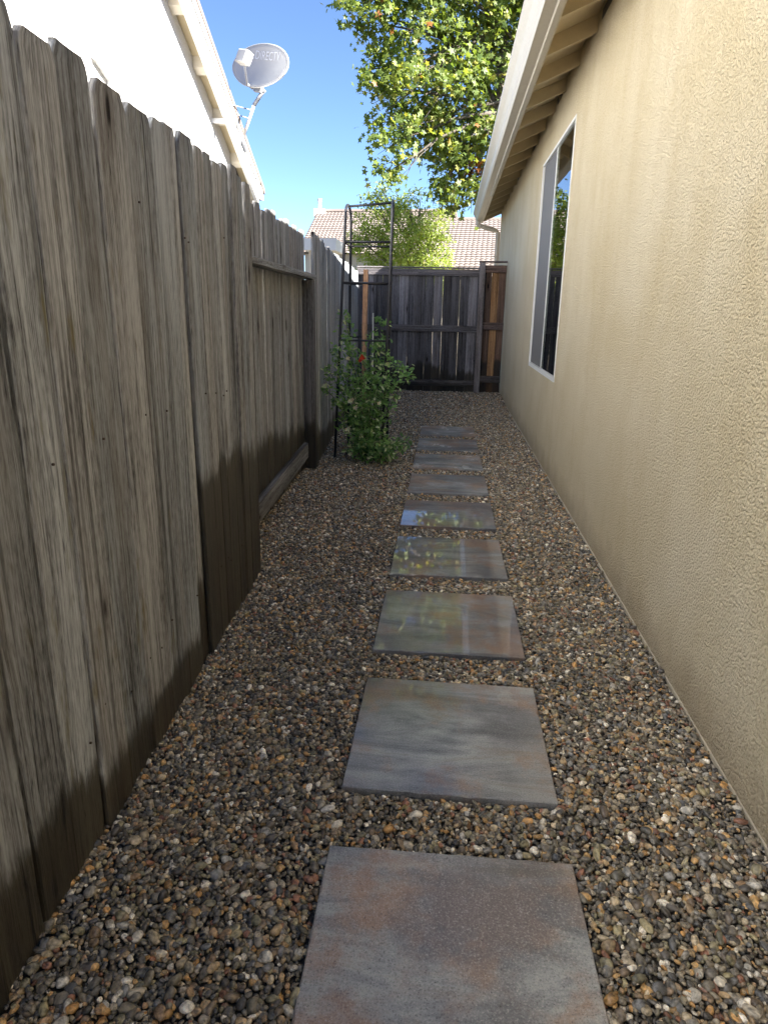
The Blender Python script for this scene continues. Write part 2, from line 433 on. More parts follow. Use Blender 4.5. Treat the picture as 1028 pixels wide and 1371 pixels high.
# ---- pebbles
def pebble_mesh(i):
    bm = bmesh.new(); bmesh.ops.create_icosphere(bm, subdivisions=2, radius=1)
    o = Vector((i * 13.7, i * 3.1, 5)); fl = rng.uniform(.0, .35)
    ax = (1.0, rng.uniform(.66, .86), rng.uniform(.48, .66))
    for v in bm.verts:
        d = 1 + .26 * mnoise.noise(v.co * .9 + o) + .10 * mnoise.noise(v.co * 2.2 + o)
        p = v.co * d
        if p.x > 1 - fl: p.x = 1 - fl + (p.x - 1 + fl) * .3
        v.co = Vector((p.x * ax[0], p.y * ax[1], p.z * ax[2]))
    me = bpy.data.meshes.new('pebble'); bm.to_mesh(me); bm.free()
    me.polygons.foreach_set('use_smooth', [True] * len(me.polygons)); me.materials.append(PEB)
    return me
pmesh = [pebble_mesh(i) for i in range(12)]
pcol = bpy.data.collections.new('pebble_shapes')
for me in pmesh: pcol.objects.link(bpy.data.objects.new('pebble_shape', me))

pts = []
y = -.2
while y < 11.34:
    sp = .0104 if y < 3.2 else (.0118 if y < 6 else .0132)
    x0, x1 = FENCE_X(y) - .01, WALL_X(y) - .004
    n = int((x1 - x0) / sp)
    xx = x0 + (np.arange(n) + nrs.uniform(-.5, .5, n) + (.5 if int(y / sp) % 2 else 0)) * sp
    yy = y + nrs.uniform(-.55, .55, n) * sp
    pts.append(np.stack([xx, yy], 1)); y += sp * .88
P = np.concatenate(pts)
keep = np.ones(len(P), bool)
for (px_, py_) in pav:
    keep &= ~((np.abs(P[:, 0] - px_) < PAV_W / 2 + .004) & (np.abs(P[:, 1] - py_) < PAV_L / 2 + .004))
P = P[keep]; N = len(P)
size = np.exp(nrs.normal(0, .33, N)) * .0077
size = np.clip(size, .0042, .0150)
big = np.clip(nrs.normal(1, .15, (N, 3)), .7, 1.4)
big[:, 2] *= .95
scl = big * size[:, None]
zz = np.array([bed_z(a, b) for a, b in P]) + nrs.uniform(-.007, .004, N) + (size - .008) * .15
near_p = np.zeros(N, bool)
for (px_, py_) in pav:
    near_p |= (np.abs(P[:, 0] - px_) < PAV_W / 2 + .016) & (np.abs(P[:, 1] - py_) < PAV_L / 2 + .016)
zz[near_p] -= .004
rot = np.stack([nrs.normal(0, .42, N), nrs.normal(0, .42, N), nrs.uniform(0, 6.283, N)], 1)
# the 300 that show largest become pebbles of their own
pc = np.stack([P[:, 0], P[:, 1], zz], 1) - np.array(CAM)
dep = pc @ np.array(FV); ux = 514 + FPX * (pc @ np.array(RV)) / dep; uy = 685.5 + FPX * (pc @ np.array(DV)) / dep
inside = (ux > 8) & (ux < 1020) & (uy < 1362) & (dep > .2)
rank = np.where(inside, size * big[:, 0] / dep, 0)
top = np.argsort(-rank)[:300]
for i in top:
    o = bpy.data.objects.new('pebble', pmesh[int(i) % 12]); COL.objects.link(o); o.parent = bed
    o.location = (P[i, 0], P[i, 1], zz[i] + .003); o.rotation_euler = tuple(rot[i]); o.scale = tuple(scl[i] * 1.12)
rest = np.ones(N, bool); rest[top] = False
P, zz, rot, scl = P[rest], zz[rest], rot[rest], scl[rest]; N = len(P)
me = bpy.data.meshes.new('pebbles'); me.vertices.add(N)
me.vertices.foreach_set('co', np.stack([P[:, 0], P[:, 1], zz], 1).astype(np.float32).ravel())
for nm, arr in (('rot', rot), ('scl', scl)):
    a = me.attributes.new(nm, 'FLOAT_VECTOR', 'POINT'); a.data.foreach_set('vector', arr.astype(np.float32).ravel())
a = me.attributes.new('idx', 'INT', 'POINT'); a.data.foreach_set('value', nrs.randint(0, 12, N).astype(np.int32))
peb = link('pebble_layer', me, PEB, bed); tag(peb, kind='stuff')
ng = bpy.data.node_groups.new('scatter_pebbles', 'GeometryNodeTree')
ng.interface.new_socket('Geometry', in_out='INPUT', socket_type='NodeSocketGeometry')
ng.interface.new_socket('Geometry', in_out='OUTPUT', socket_type='NodeSocketGeometry')
gi = ng.nodes.new('NodeGroupInput'); go = ng.nodes.new('NodeGroupOutput')
ci = ng.nodes.new('GeometryNodeCollectionInfo'); ci.inputs['Collection'].default_value = pcol
ci.inputs['Separate Children'].default_value = True; ci.inputs['Reset Children'].default_value = True
ip = ng.nodes.new('GeometryNodeInstanceOnPoints'); ip.inputs['Pick Instance'].default_value = True
def na(nm, ty):
    nd = ng.nodes.new('GeometryNodeInputNamedAttribute'); nd.data_type = ty; nd.inputs[0].default_value = nm; return nd.outputs[0]
ng.links.new(gi.outputs[0], ip.inputs['Points']); ng.links.new(ci.outputs[0], ip.inputs['Instance'])
ng.links.new(na('idx', 'INT'), ip.inputs['Instance Index'])
ng.links.new(na('rot', 'FLOAT_VECTOR'), ip.inputs['Rotation']); ng.links.new(na('scl', 'FLOAT_VECTOR'), ip.inputs['Scale'])
ng.links.new(ip.outputs[0], go.inputs[0])
md = peb.modifiers.new('scatter', 'NODES'); md.node_group = ng

# ================================================================== PAVERS
ORD = ['ninth', 'eighth', 'seventh', 'sixth', 'fifth', 'fourth', 'third', 'second', 'first']
DESC = ['large grey concrete stepping stone with rust brown bands', 'wet grey concrete stepping stone with greenish tree reflection',
        'wet grey concrete stepping stone with blurred vertical reflections', 'wet grey concrete stepping stone mirroring blue sky',
        'wet grey concrete stepping stone sharply mirroring sky and tree', 'damp brown grey concrete stepping stone',
        'damp grey concrete stepping stone', 'flat grey concrete stepping stone beside the trellis', 'flat grey concrete stepping stone at the end of the path']
MIRR = [.30, .62, .80, 1.0, 1.15, .6, .4, .45, .3]
for k, (x, y) in enumerate(pav):
    per = []; ns = 22
    for (ax_, ay_), (bx_, by_) in zip(((-1, -1), (1, -1), (1, 1), (-1, 1)), ((1, -1), (1, 1), (-1, 1), (-1, -1))):
        for q in range(ns):
            f_ = q / ns; per.append(((ax_ + (bx_ - ax_) * f_) * PAV_W / 2, (ay_ + (by_ - ay_) * f_) * PAV_L / 2))
    np_ = len(per); m = MB(); vs = []
    jit = [(rng.uniform(-.0012, .0012), rng.uniform(.0025, .0045) + (rng.random() < .06) * rng.uniform(.002, .006)) for _ in per]
    for lv in range(3):
        for (x_, y_), (e_, ch) in zip(per, jit):
            r_ = math.hypot(x_, y_); ins = (0, 0, ch)[lv] - e_
            cx_, cy_ = x_ - math.copysign(ins, x_) * (abs(x_) > PAV_W / 2 - .003), y_ - math.copysign(ins, y_) * (abs(y_) > PAV_L / 2 - .003)
            vs.append((cx_, cy_, (-.05, -ch * .8, 0)[lv]))
    fs = [(l * np_ + q, l * np_ + (q + 1) % np_, (l + 1) * np_ + (q + 1) % np_, (l + 1) * np_ + q) for l in range(2) for q in range(np_)]
    fs += [tuple(reversed(range(np_))), tuple(range(2 * np_, 3 * np_))]
    m.add(vs, fs); o = m.build('stepping_stone', PAVER)
    nv = len(o.data.vertices); sd = (rng.uniform(0, 40), rng.uniform(0, 40), rng.uniform(0, 9))
    a = o.data.attributes.new('seed', 'FLOAT_VECTOR', 'POINT'); a.data.foreach_set('vector', list(sd) * nv)
    a = o.data.attributes.new('mirror', 'FLOAT', 'POINT'); a.data.foreach_set('value', [MIRR[k]] * nv)
    o.location = (x, y, 0); o.rotation_euler = (rng.uniform(-.004, .004), rng.uniform(-.004, .004), rng.uniform(-.012, .004))
    tag(o, DESC[k] + ', %s from the back fence' % ORD[k], 'stepping stone', 'concrete stepping stones through the gravel')

# ================================================================== SIDE FENCE
Z = (0, 0, 1)
def fdir(s): return Vector((s, 1, 0)).normalized()
def grey(a=.85, b=1.2, warm=0):
    q = rng.uniform(a, b); r = rng.uniform(-.03, .05) + warm
    return (q * (1 + r), q, q * (1 - r * .9))

# near panel: boards towards the alley
d1 = fdir(-.039); n1 = Vector((d1.y, -d1.x, 0))
fx = lambda y: Vector((-.775 - .039 * y, y, 0))
fen = empty('fence_panel', fx(1.6), 'tall weathered dog-ear board fence panel, faces the stepping stones, dark wet foot', 'fence', 'side fence panels')
edges = [-1.2]
while edges[-1] < .80: edges.append(edges[-1] + rng.uniform(.145, .165))
edges = [e for e in edges if e < .82] + [.95, 1.10, 1.255, 1.408, 1.558, 1.729, 1.912, 2.091, 2.233, 2.348, 2.491, 2.600, 2.702, 2.831, 2.935, 3.035, 3.13, 3.23]
for i in range(len(edges) - 1):
    a, b = edges[i], edges[i + 1]; yc = (a + b) / 2
    gap = rng.choice([.003, .004, .006, .009]); off = rng.uniform(-.005, .006)
    if abs(a - 2.233) < .01: off = -.016
    if abs(a - 1.408) < .01: gap = .006
    wet = (.25 - .12 * max(0, (yc - 1.0)) / 1.0) + rng.uniform(-.05, .05) if yc < 2.23 else (.76 - .07 * (yc - 2.2) + rng.uniform(-.05, .03))
    if 1.9 < yc < 2.23: wet = .16
    if 2.23 < yc < 2.35: wet = .30
    tilt = Vector((0, 0, 1)) + d1 * rng.uniform(-.006, .006)
    if abs(a - 1.408) < .01: tilt = Vector((0, 0, 1)) + d1 * -.002; 
    if abs(a - 1.258) < .02: tilt = Vector((0, 0, 1)) + d1 * .010
    if i == len(edges) - 2: tilt = Vector((0, 0, 1)) + d1 * .03
    p = fx(yc) - n1 * .018 + n1 * off + Vector((0, 0, -.06)) - d1 * (tilt.dot(d1) * .9)
    plank('board', fen, p, tilt, d1, n1, 1.83 + .06 + rng.uniform(-.012, .02) + .012 * max(0, yc - 1.5), b - a - gap, .018,
          grey(.78, 1.12, .02), wet, 1.0 if 1.0 < yc < 2.1 else .4, ear=.034)
    # backing board closing the gap behind
    plank('backing_board', fen, fx(b) - n1 * .040 + Vector((0, 0, -.06)), Z, d1, n1, 1.78, .09, .017, (.5, .47, .45), wet, 0, rough=.001, rows=6)
for z in (.30, 1.0, 1.55):
    plank('rail', fen, fx(-1.2) - n1 * .085 + Vector((0, 0, z)), d1, Z, n1, 4.42, .09, .038, (.7, .7, .7), -1, 0)
plank('post', fen, fx(3.19) - n1 * .175 + Vector((0, 0, -.08)), Z, d1, n1, 1.66, .088, .088, (.7, .68, .66), .6, 0)

nm_ = MB().tube([(0, 0, -.004), (0, 0, .0010)], .0030, 7).mesh('nail'); nm_.materials.append(mat_paint('rusty_nail', (.07, .045, .032), .7, .3))
for i in range(len(edges) - 1):
    if edges[i] < .7: continue
    for z in (.30, 1.0, 1.55):
        for f_ in (.24, .76):
            if rng.random() < .6: continue
            o = bpy.data.objects.new('nail', nm_); COL.objects.link(o); o.parent = fen
            yq = edges[i] + (edges[i + 1] - edges[i]) * f_ + rng.uniform(-.02, .02)
            o.location = fx(yq) + n1 * .0035 + Vector((0, 0, z + rng.uniform(-.035, .035))) - fen.location
            o.rotation_euler = n1.to_track_quat('Z', 'Y').to_euler()
# recessed panel: boards on the far face, rails towards the alley
d2 = fdir(-.02); n2 = Vector((d2.y, -d2.x, 0))
fx2 = lambda y: Vector((-1.03 - .02 * y, y, 0))
fen2 = empty('fence_panel', fx2(4.4), 'recessed fence panel with exposed flat top rail and low kick rail', 'fence', 'side fence panels')
y = 3.16; k = 0
while y < 5.66:
    wdt = rng.uniform(.135, .15); yc = y + wdt / 2
    wet = .50 - .09 * (yc - 4) + rng.uniform(-.06, .06)
    plank('board', fen2, fx2(yc) - n2 * (.018 + rng.uniform(0, .006)) + Vector((0, 0, -.06)), Vector((0, 0, 1)) + d2 * rng.uniform(-.004, .004), d2, n2,
          1.895 + .06 + rng.uniform(-.02, .02), wdt - rng.choice([.003, .005, .008]), .018, grey(.75, 1.15, .05), wet, .3, ear=.035)
    y += wdt
plank('top_rail', fen2, fx2(3.2) + n2 * .003 + Vector((0, 0, 1.555)), d2, Z, n2, 2.52, .038, .092, grey(.9, 1.0), -1, 0)
plank('kick_rail', fen2, fx2(3.2) + n2 * .003 + Vector((0, 0, .115)), d2 + Vector((0, 0, .028)), Z, n2, 2.30, .125, .040, grey(.62, .7, .02), -1, 0)
plank('post', fen2, fx2(5.62) + n2 * .003 + Vector((0, 0, -.08)), Z, d2, n2, 1.61, .088, .088, (.42, .39, .38), .42, 0)

# third panel: boards towards the alley again
d3 = fdir(-.06); n3 = Vector((d3.y, -d3.x, 0))
fx3 = lambda y: Vector((-.72 - .06 * y, y, 0))
fen3 = empty('fence_panel', fx3(7.5), 'weathered grey fence panel behind the black trellis, sunlit along its top', 'fence', 'side fence panels')
y = 5.64
while y < 11.1:
    wdt = rng.uniform(.135, .15); yc = y + wdt / 2
    plank('board', fen3, fx3(yc) - n3 * (.018 + rng.uniform(-.004, .004)) + Vector((0, 0, -.06)), Vector((0, 0, 1)) + d3 * rng.uniform(-.004, .004), d3, n3,
          1.875 + .06 + rng.uniform(-.02, .015) + .01 * (yc < 6.4), wdt - rng.choice([.003, .005, .007]), .018, grey(.95, 1.35), .3 + rng.uniform(-.06, .06) - .05 * (yc - 5.6), .1, ear=.035)
    y += wdt
for z in (.25, 1.5):
    plank('rail', fen3, fx3(5.68) - n3 * .06 + Vector((0, 0, z)), d3, Z, n3, 5.5, .09, .038, (.7, .7, .7), -1, 0)

# ================================================================== BACK FENCE
YB = 11.34
bx0 = -1.42
bf = empty('back_fence', (-.4, YB, 0), 'dark stained board fence closing the path, three horizontal rails', 'fence')
E1 = Vector((1, 0, 0)); NB = Vector((0, -1, 0))
xpost0, xpost1 = aty(630, 527, YB - .1).x + .02, aty(636, 527, YB - .1).x + .03
xpost = .545
x = bx0; k = 0
while x < xpost - .04:
    wdt = rng.uniform(.125, .145)
    g_ = rng.choice([.001, .001, .001, .002, .006])
    tone = rng.choice([.22, .26, .30, .36, .62])  # board tone picked at random
    tn = (tone * 1.0, tone * .93, tone * .97)
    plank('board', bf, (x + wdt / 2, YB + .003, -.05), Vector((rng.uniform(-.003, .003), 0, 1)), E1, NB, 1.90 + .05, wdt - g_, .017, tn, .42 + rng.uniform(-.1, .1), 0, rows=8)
    x += wdt
def brail(z, h, x0=bx0, x1=xpost - .045, t=.038, n_=.02, name='rail', tn=(.40, .36, .36), par=None):
    plank(name, par or bf, (x0, YB - n_, z), E1, Z, NB, x1 - x0, h, t, tn, .2, 0)
brail(1.89, .10, n_=.016, name='top_rail', tn=(.46, .40, .39)); brail(1.04, .10, n_=.016); brail(.175, .10, n_=.016, tn=(.3, .27, .27))
plank('cap', bf, (bx0, YB - .001, 1.952), E1, NB, Z, xpost - .045 - bx0, .10, .02, (.7, .62, .6), -1, 0)
# post and narrow filler panel beside the house
fp = empty('filler_panel', (.74, YB, 0), 'narrow orange brown board panel and post between fence and stucco wall', 'fence panel')
plank('post', fp, (xpost, YB - .005, -.08), Z, E1, NB, 2.12, .088, .095, (.62, .54, .52), .0, 0)
xr = WALL_X(YB) - .012
bw = (xr - xpost - .045) / 3
for k, tn in enumerate([(.34, .22, .17), (1.0, .56, .27), (.46, .28, .20)]):
    plank('board', fp, (xpost + .046 + bw * (k + .5), YB + .004, -.05), Z, E1, NB, 2.02, bw - .001, .017, tn, .55 if k != 1 else .3, 0, rows=8)
for z, tn in ((1.95, (.55, .36, .29)), (1.09, (.42, .30, .26)), (.25, (.30, .25, .23))):
    plank('rail', fp, (xpost + .045, YB - .016, z), E1, Z, NB, xr - xpost - .045, .11, .038, tn, .2, 0)
plank('cap', fp, (xpost - .05, YB - .03, 2.042), E1, NB, Z, xr - xpost + .05, .13, .024, (.55, .42, .38), -1, 0)

# ================================================================== RIGHT HOUSE
def H(lx, ly, z): return (.872 + lx + .0055 * ly, ly, z)
house = empty('stucco_house', H(1, 6, 0), 'tan stucco house wall with open rafter eave and tall sliding window', 'house')
Y0, Y1, WT = -5.0, 13.6, 3.16
wy0, wy1, wz0, wz1 = 5.70, 7.54, .765, 2.715
m = MB()
def quad(a, b, c, d): m.add([H(*a), H(*b), H(*c), H(*d)], [(0, 1, 2, 3)])
for (ya, yb, za, zb) in ((Y0, wy0, -.1, WT), (wy1, Y1, -.1, WT), (wy0, wy1, -.1, wz0), (wy0, wy1, wz1, WT)):
    quad((0, ya, za), (0, yb, za), (0, yb, zb), (0, ya, zb))
rv = .10
quad((0, wy0, wz0), (rv, wy0, wz0), (rv, wy0, wz1), (0, wy0, wz1)); quad((0, wy1, wz0), (rv, wy1, wz0), (rv, wy1, wz1), (0, wy1, wz1))
quad((0, wy0, wz0), (rv, wy0, wz0), (rv, wy1, wz0), (0, wy1, wz0)); quad((0, wy0, wz1), (rv, wy0, wz1), (rv, wy1, wz1), (0, wy1, wz1))
quad((0, Y1, -.1), (9, Y1, -.1), (9, Y1, WT), (0, Y1, WT)); quad((0, Y0, -.1), (9, Y0, -.1), (9, Y0, WT), (0, Y0, WT))
quad((9, Y0, -.1), (9, Y1, -.1), (9, Y1, WT), (9, Y0, WT))
m.build('wall', STUCCO, house)
MB().box((-.006, Y0, -.05), (-.0005, Y1, .0), H).build('weep_screed', mat_paint('screed_metal', (.52, .46, .35), .6, .2), house)
m = MB(); quad((2.6, 4, .2), (2.6, 9.5, .2), (2.6, 9.5, 3), (2.6, 4, 3)); quad((rv, 4, .2), (2.6, 4, .2), (2.6, 9.5, .2), (rv, 9.5, .2))
quad((rv, 4, 3), (2.6, 4, 3), (2.6, 9.5, 3), (rv, 9.5, 3)); quad((rv, 4, .2), (2.6, 4, .2), (2.6, 4, 3), (rv, 4, 3)); quad((rv, 9.5, .2), (2.6, 9.5, .2), (2.6, 9.5, 3), (rv, 9.5, 3))
m.build('room_interior', ROOM, house)
# window
wb = MB(); fw_ = .024; fo, fi = -.006, .06
wb.box((fo, wy0 + .001, wz0 + .001), (fi, wy0 + fw_, wz1 - .001), H); wb.box((fo, wy1 - fw_, wz0 + .001), (fi, wy1 - .001, wz1 - .001), H)
wb.box((fo, wy0 + fw_ + .0005, wz0 + .001), (fi, wy1 - fw_ - .0005, wz0 + fw_ + .012), H); wb.box((fo, wy0 + fw_ + .0005, wz1 - fw_), (fi, wy1 - fw_ - .0005, wz1 - .001), H)
win = wb.build('window', VINYL, house)
ym = 6.66
MB().box((.006, ym - .010, wz0 + .042), (.045, ym + .012, wz1 - fw_ - .001), H).build('mullion', VINYL, win)
MB().box((.010, wy0 + fw_ + .001, wz0 + .042), (.014, ym - .012, wz1 - fw_ - .001), H).build('pane', GLASS, win)
MB().box((.052, ym + .018, wz0 + .042), (.058, wy1 - fw_ - .001, wz1 - fw_ - .001), H).build('pane', GLASS, win)
MB().box((.012, ym + .018, wz0 + .042), (.0135, wy1 - fw_ - .001, wz1 - fw_ - .001), H).build('screen', SCREEN, win)
# eave
SLP = .417
gp = [(-.325, 2.90), (-.435, 2.90), (-.45, 2.93), (-.455, 2.96), (-.475, 3.0), (-.505, 3.045), (-.508, 3.085), (-.498, 3.085), (-.49, 3.06), (-.325, 3.06)]
MB().prism(gp, Y0, 13.78, H).build('gutter', CREAM_L, house)
MB().prism([(-.365, 2.878), (-.335, 2.878), (-.322, 2.888), (-.322, 2.899), (-.37, 2.899)], Y0, 10.6, H).build('drip_strip', CREAM_L, house)
MB().prism([(-.36, 2.886), (-.324, 2.886), (-.324, 2.8985), (-.36, 2.8985)], 10.62, 13.70, H).build('drip_strip', CREAM, house)
zb = lambda lx: 2.915 + SLP * (lx + .32)
ry = -4.6; ys_r = []
while ry < 13.7: ys_r.append(ry); ry += .61
for ry in ys_r:
    MB().prism([(-.322, zb(-.322)), (.05, zb(.05)), (.05, zb(.05) + .10), (-.322, zb(-.322) + .10)], ry, ry + .04, H).build('rafter', TANP, house)
for a, b in zip(ys_r[:-1], ys_r[1:]):
    MB().box((.004, a + .041, zb(0.004) - .02), (.04, b - .001, zb(.004) + .098), H).build('blocking', TANP, house)
    if (ys_r.index(a) % 3) == 0:
        MB().box((-.004, a + .20, zb(0) + .02), (.003, a + .46, zb(0) + .07), H).build('eave_vent', BLACKM, house)
MB().prism([(-.335, zb(-.335) + .101), (.30, zb(.30) + .101), (.30, zb(.30) + .118), (-.335, zb(-.335) + .118)], Y0, 13.78, H).build('soffit_deck', TANP, house)
MB().prism([(-.47, 3.10), (4.5, 3.10 + SLP * 5.03), (9.5, 3.10), (9.5, 3.16), (4.5, 3.18 + SLP * 5.03), (-.47, 3.17)], Y0 - .2, 13.80, H).build('roof', TILE, house)
# downspout
def rtube(path, w2, d2_):
    mb = MB()
    for a, b in zip(path[:-1], path[1:]):
        a, b = Vector(a), Vector(b)
        mb.tube([a, b], .034, 4)
    return mb
MB().tube([H(-.42, 13.50, 2.90), H(-.42, 13.50, 2.85), H(-.39, 13.5, 2.82), H(-.10, 13.5, 2.74), H(-.05, 13.5, 2.70), H(-.05, 13.5, 0.02)], .045, 6).build('downspout', CREAM, house, bevel=0)
MB().box((-.10, 13.44, 2.28), (-.0, 13.56, 2.31), H).build('downspout_strap', CREAM, house)

# ================================================================== NEIGHBOUR HOUSE
nb = empty('neighbor_house', (-4.2, 4, 0), 'pale stucco gable end house with white barge board behind the fence', 'house')
XB, XW = -2.25, -2.40
zl = lambda y: 3.729 - .565 * (y - 6.369)          # lower edge of barge board
pk = -1.5; yend = 8.55; zpk = zl(pk)  # unseen peak raised and set back so the sunlit wall brightens the alley
zl2 = lambda y: zl(y) if y >= pk else zl(2 * pk - y)
ylo = 2 * pk - yend
m = MB(); yw = 8.15
m.add([(XW, 2 * pk - yw, -.1), (XW, yw, -.1), (XW, yw, zl(yw) + .12), (XW, pk, zpk + .12), (XW, 2 * pk - yw, zl(yw) + .12)], [(0, 1, 2, 3, 4)])
m.add([(XW, yw, -.1), (-12, yw, -.1), (-12, yw, zl(yw) + .12), (XW, yw, zl(yw) + .12)], [(0, 1, 2, 3)])
m.add([(XW, 2 * pk - yw, -.1), (-12, 2 * pk - yw, -.1), (-12, 2 * pk - yw, zl(yw) + .12), (XW, 2 * pk - yw, zl(yw) + .12)], [(0, 1, 2, 3)])
m.build('wall', STUCCO_N, nb)
def rake(name, x0, x1, dz0, dz1, mat, ye=yend, par=nb):
    m = MB()
    for sgn in (1, -1):
        ya, yb = (pk, ye) if sgn == 1 else (pk, 2 * pk - ye)
        bot = [(x0, ya, zpk + dz0), (x1, ya, zpk + dz0), (x1, yb, zl(ye) + dz0), (x0, yb, zl(ye) + dz0)]
        top = [(x0, ya, zpk + dz1), (x1, ya, zpk + dz1), (x1, yb, zl(ye) + dz1), (x0, yb, zl(ye) + dz1)]
        m.hexa(bot, top)
    return m.build(name, mat, par)
rake('barge_board', XB - .04, XB, 0, .185, WHITE)
rake('barge_trim', XB - .03, XB + .022, .187, .235, WHITE)
rake('soffit', XW + .002, XB - .041, .105, .13, TANP)
rake('roof', -12, XB + .03, .238, .30, TILE, 8.75)
y = 4.34
yy_ = []
while y < 8.5:
    z = zl(y)
    MB().hexa([(XW + .003, y, z + .012), (XB - .042, y, z + .012), (XB - .042, y + .075, z + .012 - .565 * .075), (XW + .003, y + .075, z + .012 - .565 * .075)],
              [(XW + .003, y, z + .104), (XB - .042, y, z + .104), (XB - .042, y + .075, z + .104 - .565 * .075), (XW + .003, y + .075, z + .104 - .565 * .075)]).build('lookout', CREAM, nb)
    y += .52
MB().prism([(-12, zl(8.55) + .05), (XB + .02, zl(8.55) + .05), (XB + .02, zl(8.55) + .20), (-12, zl(8.55) + .20)], 8.56, 8.70, lambda a, b, c: (a, b, c)).build('gutter', WHITE, nb)
# small white conduit on the wall just over the fence
c0, c1 = atx(131, 75, XW + .05), atx(152, 108, XW + .05)
e_ = Vector((.0, .05, .02)); d_ = Vector((-.045, 0, 0))
cdn = MB().hexa([c0, c1, c1 + d_, c0 + d_], [c0 + e_ * .2, c1 + e_, c1 + e_ + d_, c0 + e_ * .2 + d_])
cdn.hexa([c1 + Vector((0, 0, -.4)), c1 + Vector((0, .05, -.4)), c1 + Vector((-.045, .05, -.4)), c1 + Vector((-.045, 0, -.4))],
         [c1 + Vector((0, 0, -.002)), c1 + Vector((0, .05, -.002)), c1 + Vector((-.045, .05, -.002)), c1 + Vector((-.045, 0, -.002))])
tag(cdn.build('wall_flashing', WHITE), 'thin white slanted flashing on the pale wall above the fence tops', 'flashing')

# ================================================================== SATELLITE DISH
YD = 7.85
dc = aty(350, 90, YD)
foot = Vector((XB + .01, 7.95, zl(7.95) + .22))
dish = empty('satellite_dish', foot, 'oval pale grey satellite dish with feed arm mounted on white roof edge', 'satellite dish')
nrm = Vector((-.52, -.78, .30)).normalized()
# reflector axes: long axis horizontal-ish
ax = Vector((0, 0, 1)).cross(nrm).normalized(); ax = -ax if ax.x < 0 else ax
tiltq = math.radians(-15)
ay = nrm.cross(ax).normalized(); ay = -ay if ay.z < 0 else ay
ax, ay = ax * math.cos(tiltq) + ay * math.sin(tiltq), ay * math.cos(tiltq) - ax * math.sin(tiltq)
RA, RB, DEP = .46, .215, .05
def dsurf(u, v, o=0): return dc + ax * (u * RA) + ay * (v * RB) + nrm * (DEP * (u * u + v * v) - DEP * .5 + o)
m = MB(); nr, na_ = 8, 40
vs = [dsurf(0, 0)]; fs = []
for i in range(1, nr + 1):
    r = i / nr
    for k in range(na_):
        t = 2 * math.pi * k / na_; cu, cv = math.cos(t), math.sin(t)
        if cv < 0: cu *= 1 - .10 * cv * cv
        vs.append(dsurf(r * cu, r * cv))
for k in range(na_): fs.append((0, 1 + k, 1 + (k + 1) % na_))
for i in range(nr - 1):
    for k in range(na_): fs.append((1 + i * na_ + k, 1 + (i + 1) * na_ + k, 1 + (i + 1) * na_ + (k + 1) % na_, 1 + i * na_ + (k + 1) % na_))
m.add(vs, fs); m.smooth = True
me = m.mesh('reflector')
ro = link('reflector', me, GREYP, dish)
sd = ro.modifiers.new('thick', 'SOLIDIFY'); sd.thickness = .012; sd.offset = 0
rim = [vs[1 + (nr - 1) * na_ + k] for k in range(na_)]; rim.append(rim[0]); 
MB().tube(rim, .008, 6, cap=False).build('rim', GREYP, dish, smooth=True)
# feed arm and horn
a0 = dsurf(-.05, -1.0); horn = aty(327, 77, YD - .42)
MB().tube([a0 - nrm * .03, a0 + nrm * .05, horn - Vector((0, 0, .05))], .013, 6).build('feed_arm', GREYM, dish)
hx = ax * .075; hy = ay * .06; hn = nrm * .045
bot = [horn - hx - hy - hn, horn + hx - hy - hn, horn + hx - hy + hn, horn - hx - hy + hn]
MB().hexa(bot, [b + hy * 2 for b in bot]).build('feed_horn', GREYP, dish, bevel=.012)
# mast, bracket, struts
b0 = dc - nrm * .07 - ay * .17
elbow = aty(350, 126, YD + .08); knee = aty(340, 141, YD + .08)
MB().tube([b0, b0 - nrm * .06, elbow, knee], .020, 8).build('mast', GREYM, dish, smooth=True)
MB().tube([knee, foot], .017, 8).build('mast', GREYP, dish, smooth=True)
MB().hexa([b0 + v for v in (-ax * .06 - ay * .05, ax * .06 - ay * .05, ax * .06 - ay * .05 + nrm * .03, -ax * .06 - ay * .05 + nrm * .03)],
          [b0 + v for v in (-ax * .06 + ay * .08, ax * .06 + ay * .08, ax * .06 + ay * .08 + nrm * .06, -ax * .06 + ay * .08 + nrm * .06)]).build('back_bracket', GREYM, dish)
s0 = Vector((XB + .02, 7.55, zl(7.55) + .21))
for dz in (0, .05):
    MB().tube([knee + (foot - knee) * (.15 + dz * 5), s0 + Vector((0, dz * 3, -dz))], .006, 6).build('strut', GREYM, dish)
MB().hexa([foot + Vector(v) for v in ((-.06, -.07, -.04), (.03, -.07, -.04), (.03, .09, -.12), (-.06, .09, -.12))],
          [foot + Vector(v) for v in ((-.06, -.07, .0), (.03, -.07, .0), (.03, .09, -.08), (-.06, .09, -.08))]).build('foot_plate', GREYM, dish)
br = atx(290, 163, XB + .012); br2 = atx(328, 164, XB + .012)
MB().box((XB - .16, 7.42, zl(7.5) - .01), (XB + .03, 7.46, zl(7.5) + .03)).build('bracket', WHITE, dish)
